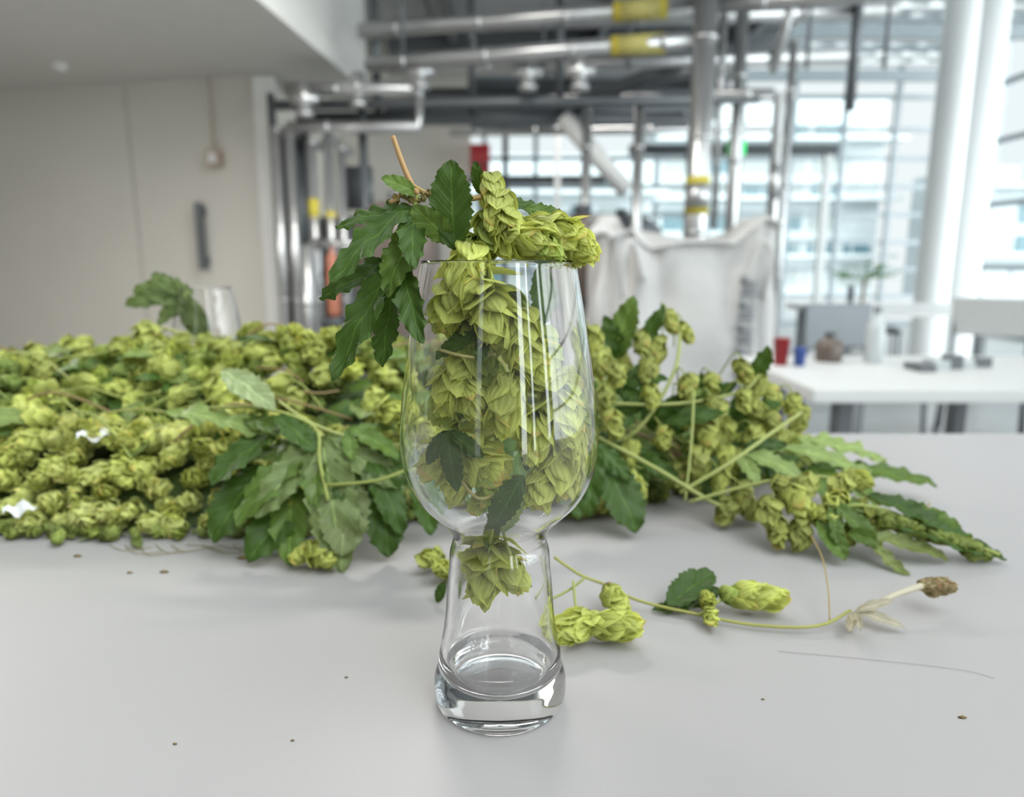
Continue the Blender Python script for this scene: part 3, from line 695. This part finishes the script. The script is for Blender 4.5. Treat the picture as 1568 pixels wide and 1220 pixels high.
L3=[((.075,.55,.10),(.092,.54,.155),(0,-1,.2),1,.30,MG),((.085,.55,.10),(.070,.54,.140),(0,-1,.2),1,.3,DG),((.095,.55,.11),(.115,.54,.148),(.3,-1,.2),1,.26,DG),
 ((.060,.47,.05),(.082,.44,.006),(.2,-.8,.6),1,.42,DG),((.055,.47,.06),(.05,.44,.018),(-.2,-.9,.4),3,.36,DG),((.165,.50,.045),(.205,.47,.034),(.1,-.5,1),3,.34,LG),
 ((.185,.55,.085),(.192,.53,.118),(.2,-1,.2),1,.36,DG),((.09,.50,.070),(.06,.49,.055),(0,-.6,1),1,.3,DG),((.11,.50,.065),(.15,.49,.075),(0,-.8,1),1,.28,DG),
 ((.15,.50,.05),(.12,.48,.045),(0,-.8,1),1,.3,MG),((.08,.52,.09),(.11,.50,.10),(0,-.8,.8),3,.34,DG),((.09,.5,.04),(.12,.48,.03),(0,-.9,.6),3,.36,DG),((.13,.5,.04),(.15,.48,.012),(0,-.9,.6),3,.36,DG),
 ((.20,.51,.045),(.255,.50,.030),(.1,-.5,1),1,.26,LG),((.215,.50,.03),(.27,.48,.012),(.1,-.5,1),3,.28,MG),((.22,.53,.045),(.30,.55,.022),(0,-.4,1),1,.20,LG),((.25,.54,.02),(.325,.52,.012),(0,-.4,1),1,.2,MG),((.19,.51,.03),(.24,.50,.015),(0,-.5,1),3,.33,DG),
 ((.10,.53,.07),(.07,.52,.10),(0,-1,.4),3,.33,DG),((.14,.54,.07),(.17,.53,.09),(0,-1,.4),3,.33,DG),((.12,.52,.08),(.15,.51,.065),(0,-1,.4),3,.33,MG),((.17,.50,.05),(.20,.49,.02),(0,-1,.4),3,.33,DG),((.15,.52,.04),(.18,.51,.02),(0,-1,.4),3,.33,DG),((.07,.50,.05),(.09,.49,.01),(0,-1,.4),3,.33,DG),
 ((.10,.52,.06),(.13,.51,.085),(0,-1,.4),3,.36,DG),((.16,.53,.06),(.13,.52,.04),(0,-1,.4),3,.36,DG),((.17,.54,.06),(.205,.53,.075),(0,-1,.4),3,.36,DG)]
for bs,tp,up,lb,W,c in L3: leaf(b,bs,tp,up,lb,W,.2,.2,c,r3,teeth=9)
b.obj('hop_bine',PM)

# ---- wilted cluster farther right
b=MB(); r4=random.Random(9)
for x,y,z,s in [(.165,.432,.022,.8),(.168,.425,.012,.75),(.182,.430,.030,.8),(.190,.440,.036,.75),(.195,.425,.022,.8),(.205,.430,.030,.75),(.180,.42,.012,.7),(.212,.44,.038,.7),(.225,.445,.040,.7),(.222,.43,.025,.7),(.205,.418,.012,.7),(.216,.42,.014,.6),(.232,.425,.018,.6),(.176,.44,.035,.75)]:
    cone(b,(x,y,z),(r4.uniform(-1,1),-.4,r4.uniform(-1,.2)),s*.95,MID,np.array(YG)*r4.uniform(.65,.95),r4)
for bs,tp,up,lb,W,c in [((.20,.425,.032),(.225,.405,.008),(0,-.6,1),3,.34,MG),((.19,.42,.022),(.20,.400,.004),(0,-.8,.6),1,.42,MG),((.225,.43,.035),(.275,.415,.012),(0,-.5,1),1,.22,DG),
  ((.23,.42,.022),(.292,.405,.003),(0,-.5,1),1,.22,DG),((.215,.415,.014),(.265,.402,.006),(0,-.5,1),3,.24,(.2,.24,.07)),((.24,.43,.03),(.285,.412,.008),(0,-.7,.8),1,.25,MG),((.21,.44,.03),(.24,.46,.045),(0,-.6,1),1,.3,LG),((.25,.42,.012),(.30,.404,.003),(.2,-.6,1),1,.2,DG),((.205,.41,.018),(.218,.400,.016),(0,-1,.5),1,.5,MG)]:
    leaf(b,bs,tp,up,lb,W,.15,.5,c,r4,teeth=8)
stem(b,[(.18,.43,.02),(.22,.425,.03),(.26,.415,.018),(.295,.404,.006)],.0012,SG)
for k in range(30): 
    t=k/29; cone(b,(.23+.058*t,.420-.012*t+r4.uniform(-.004,.004),.024-.018*t+r4.uniform(-.003,.003)),(1,-.2,-.2),r4.uniform(.28,.5),LO,np.array(GR)*.7,r4)
b.obj('hop_sprig',PM)

# ---- foreground strand lying on the table
b=MB(); r5=random.Random(2)
stem(b,[(.022,.345,.030),(.036,.350,.018),(.050,.355,.010),(.066,.345,.006),(.092,.335,.004),(.120,.325,.003),(.150,.322,.004),(.172,.334,.006)],.0008,(.34,.33,.08))
stem(b,[(.038,.348,.017),(.030,.345,.012),(.018,.340,.008)],.0007,SG); stem(b,[(.032,.347,.016),(.032,.330,.010),(.033,.315,.010)],.0007,SG)
stem(b,[(.050,.355,.010),(.052,.350,.013),(.053,.345,.010)],.0008,SB)
stem(b,[(.158,.326,.005),(.165,.345,.012),(.173,.372,.018),(.178,.400,.020)],.0004,(.34,.24,.08))
cone(b,(.053,.338,.0095),(.5,-.5,-.25),.64,TI,YG,r5,(1,1,.85))
cone(b,(.030,.311,.0098),(-.75,-.5,.02),.76,TI,YG,r5,(1,1,1.1)); cone(b,(.049,.312,.0098),(.9,-.15,.05),.78,TI,YG,r5,(1,1,1.1))
cone(b,(.128,.341,.0105),(.9,-.15,.1),.82,TI,YG,r5,(1,1,1.1)); cone(b,(.117,.344,.010),(.8,.1,.1),.55,TI,GR,r5)
cone(b,(.101,.340,.0085),(-.1,-.6,.5),.46,TI,YG,r5); cone(b,(.099,.326,.0065),(-.1,-.8,-.1),.40,TI,YG,r5)
leaf(b,(.112,.350,.010),(.073,.342,.002),(0,-.3,1),1,.22,-.25,.2,DG,r5)
leaf(b,(.080,.340,.005),(.110,.362,.014),(0,-.5,1),1,.36,.1,.3,DG,r5)
stem(b,[(.094,.333,.004),(.101,.336,.006),(.110,.344,.008)],.0006,SG); stem(b,[(.097,.330,.004),(.099,.329,.006)],.0006,SG)
cone(b,(-.038,.378,.0085),(-.3,-.4,.3),.60,TI,YG,r5); leaf(b,(-.036,.355,.012),(-.040,.352,.001),(-.4,-1,.2),1,.4,.1,.2,DG,r5)
b.obj('hop_strand',PM)
b=MB()
for k in range(7):
    a=k*.9; leaf(b,(.173,.331,.007),(.178+.016*math.cos(a*.6),.322+.012*math.sin(a),.003+.010*abs(math.sin(a*1.7))),(math.sin(a),-.5,1),1,.22,.1,.4,(.50,.45,.34),r5,n=8,teeth=3)
stem(b,[(.176,.331,.007),(.195,.338,.012),(.214,.344,.015)],[.0010,.0014,.0018],(.50,.45,.33))
for k in range(5): cone(b,(.217+.002*k,.344+.001*(k%2),.0135+.001*(k%3)),(.8,-.3,.3*(k%3-1)),.38,MID,(.46,.36,.18),r5)
b.obj('dried_hop_blossom',PM)

b=MB(); r6=random.Random(4)
for bs,tp,lb in [((-.318,.695,.150),(-.370,.68,.142),3),((-.320,.695,.148),(-.335,.68,.162),3),((-.315,.695,.14),(-.345,.68,.148),3),((-.31,.70,.15),(-.365,.69,.152),1),((-.30,.70,.10),(-.32,.695,.15),1)]:
    leaf(b,bs,tp,(0,-1,.5),lb,.36,.2,.2,(.13,.18,.05),r6)
stem(b,[(-.298,.70,.03),(-.305,.70,.10),(-.318,.695,.150)],.0012); b.obj('hop_leaf_cutting',PM)

m_paper=simple('paper',(.72,.72,.70),.7,var=.05)
def scrap(x,y,z,s,nm='paper_scrap'):
    b=MB();V=[];F=[]
    for j in range(5):
        for i in range(7): V.append((x+(i/6-.5)*s*(1+.2*math.sin(j*2)),y+(j/4-.5)*s*.6,T+z+.003*math.sin(i*1.3+j)+.004*(j/4)))
    for j in range(4):
        for i in range(6): q=j*7+i; F.append((q,q+1,q+8,q+7))
    b.add(V,F); b.obj(nm,[m_paper])
scrap(-.288,.478,.061,.020); scrap(-.325,.446,.018,.016)
b=MB(); r7=random.Random(8)
for x,y,s in [(-.205,.392,.003),(-.225,.391,.002),(-.128,.240,.0010),(-.084,.242,.0009),(-.073,.284,.0009),(.105,.268,.0009),(.181,.256,.0018),(-.166,.412,.004),(-.12,.4,.002),(-.27,.415,.003)]:
    V=[(x+s*.9*math.cos(a)*(1+.3*r7.random()),y+s*.5*math.sin(a),T+.0003) for a in [k*1.047 for k in range(6)]]+[(x,y,T+s*.5+.0004)]
    b.add(V,[(k,(k+1)%6,6) for k in range(6)]+[(5,4,3,2,1,0)],(.20,.14,.05),mi=2)
b.tube([(.125,.305,T+.0005),(.16,.299,T+.0004),(.20,.290,T+.0005),(.212,.283,T+.0004)],.00010,5,(.31,.29,.28),2,smooth=6)
for k in range(10):
    x=-.26+.010*k; b.tube([(x,.432,T+.001),(x+.015,.424+r7.uniform(-.01,.006),T+.0012),(x+.03,.428+r7.uniform(-.012,.005),T+.0008)],.00025,5,(.25,.20,.08),2,smooth=4)
b.tube([(.262,.47,T+.003),(.275,.465,T+.004),(.29,.475,T+.008),(.296,.480,T+.012)],.0007,6,(.3,.2,.08),2,smooth=5)
b.obj('plant_crumbs',PM)

# ================================================================== LIGHT
w=bpy.data.worlds.new('sky'); sc.world=w; w.use_nodes=True; nt=w.node_tree; N=nt.nodes.new; L=nt.links.new
for n_ in list(nt.nodes): nt.nodes.remove(n_)
out=N('ShaderNodeOutputWorld'); bg=N('ShaderNodeBackground'); tc=N('ShaderNodeTexCoord')
sd=Vector((.68,-.64,.40)).normalized()
dp=N('ShaderNodeVectorMath'); dp.operation='DOT_PRODUCT'; L(tc.outputs['Generated'],dp.inputs[0]); dp.inputs[1].default_value=sd
mx_=N('ShaderNodeMath'); mx_.operation='MAXIMUM'; L(dp.outputs['Value'],mx_.inputs[0]); mx_.inputs[1].default_value=0
pw=N('ShaderNodeMath'); pw.operation='POWER'; L(mx_.outputs[0],pw.inputs[0]); pw.inputs[1].default_value=2.4
ma=N('ShaderNodeMath'); ma.operation='MULTIPLY_ADD'; L(pw.outputs[0],ma.inputs[0]); ma.inputs[1].default_value=9.0; ma.inputs[2].default_value=1.0
nz=N('ShaderNodeTexNoise'); nz.inputs['Scale'].default_value=2.5; nz.inputs['Detail'].default_value=4; L(tc.outputs['Generated'],nz.inputs['Vector'])
cm=N('ShaderNodeMix'); cm.data_type='RGBA'; cm.inputs[6].default_value=(.72,.89,.96,1); cm.inputs[7].default_value=(1,1,.97,1); L(nz.outputs['Fac'],cm.inputs[0])
L(cm.outputs[2],bg.inputs['Color']); L(ma.outputs[0],bg.inputs['Strength']); L(bg.outputs[0],out.inputs[0])
for k,(x,y,z) in enumerate([(.9,7.3,2.95),(-.3,3.0,3.1),(-3.0,2.5,2.33)]):  # fill lamps added to brighten hall and table, housings invented with them
    e=bpy.data.objects.new('added_fill_lamp',None); sc.collection.objects.link(e); e.location=(x,y,z)
    b=MB(); b.box((-.6,-.12,0),(.6,.12,.06)); b.obj('fill_lamp_housing',[m_white],False,e)
    ld=bpy.data.lights.new('fill_light','AREA'); ld.shape='RECTANGLE'; ld.size=1.15; ld.size_y=.2; ld.energy=[25,42,78][k]; ld.color=(1,.96,.90)
    lo=bpy.data.objects.new('fill_light',ld); sc.collection.objects.link(lo); lo.parent=e; lo.location=(0,0,-.006)

sc.view_settings.view_transform='Standard'; sc.view_settings.exposure=0
# ================================================================== CAMERA
cd=bpy.data.cameras.new('camera'); co=bpy.data.objects.new('camera',cd); sc.collection.objects.link(co)
co.location=(0,0,T+.18); co.rotation_euler=(math.radians(90-10.9),0,0)
cd.sensor_width=36; cd.lens=24.96; cd.clip_start=.01; cd.clip_end=200
cd.dof.use_dof=True; cd.dof.focus_distance=.266; cd.dof.aperture_fstop=7.5
sc.camera=co
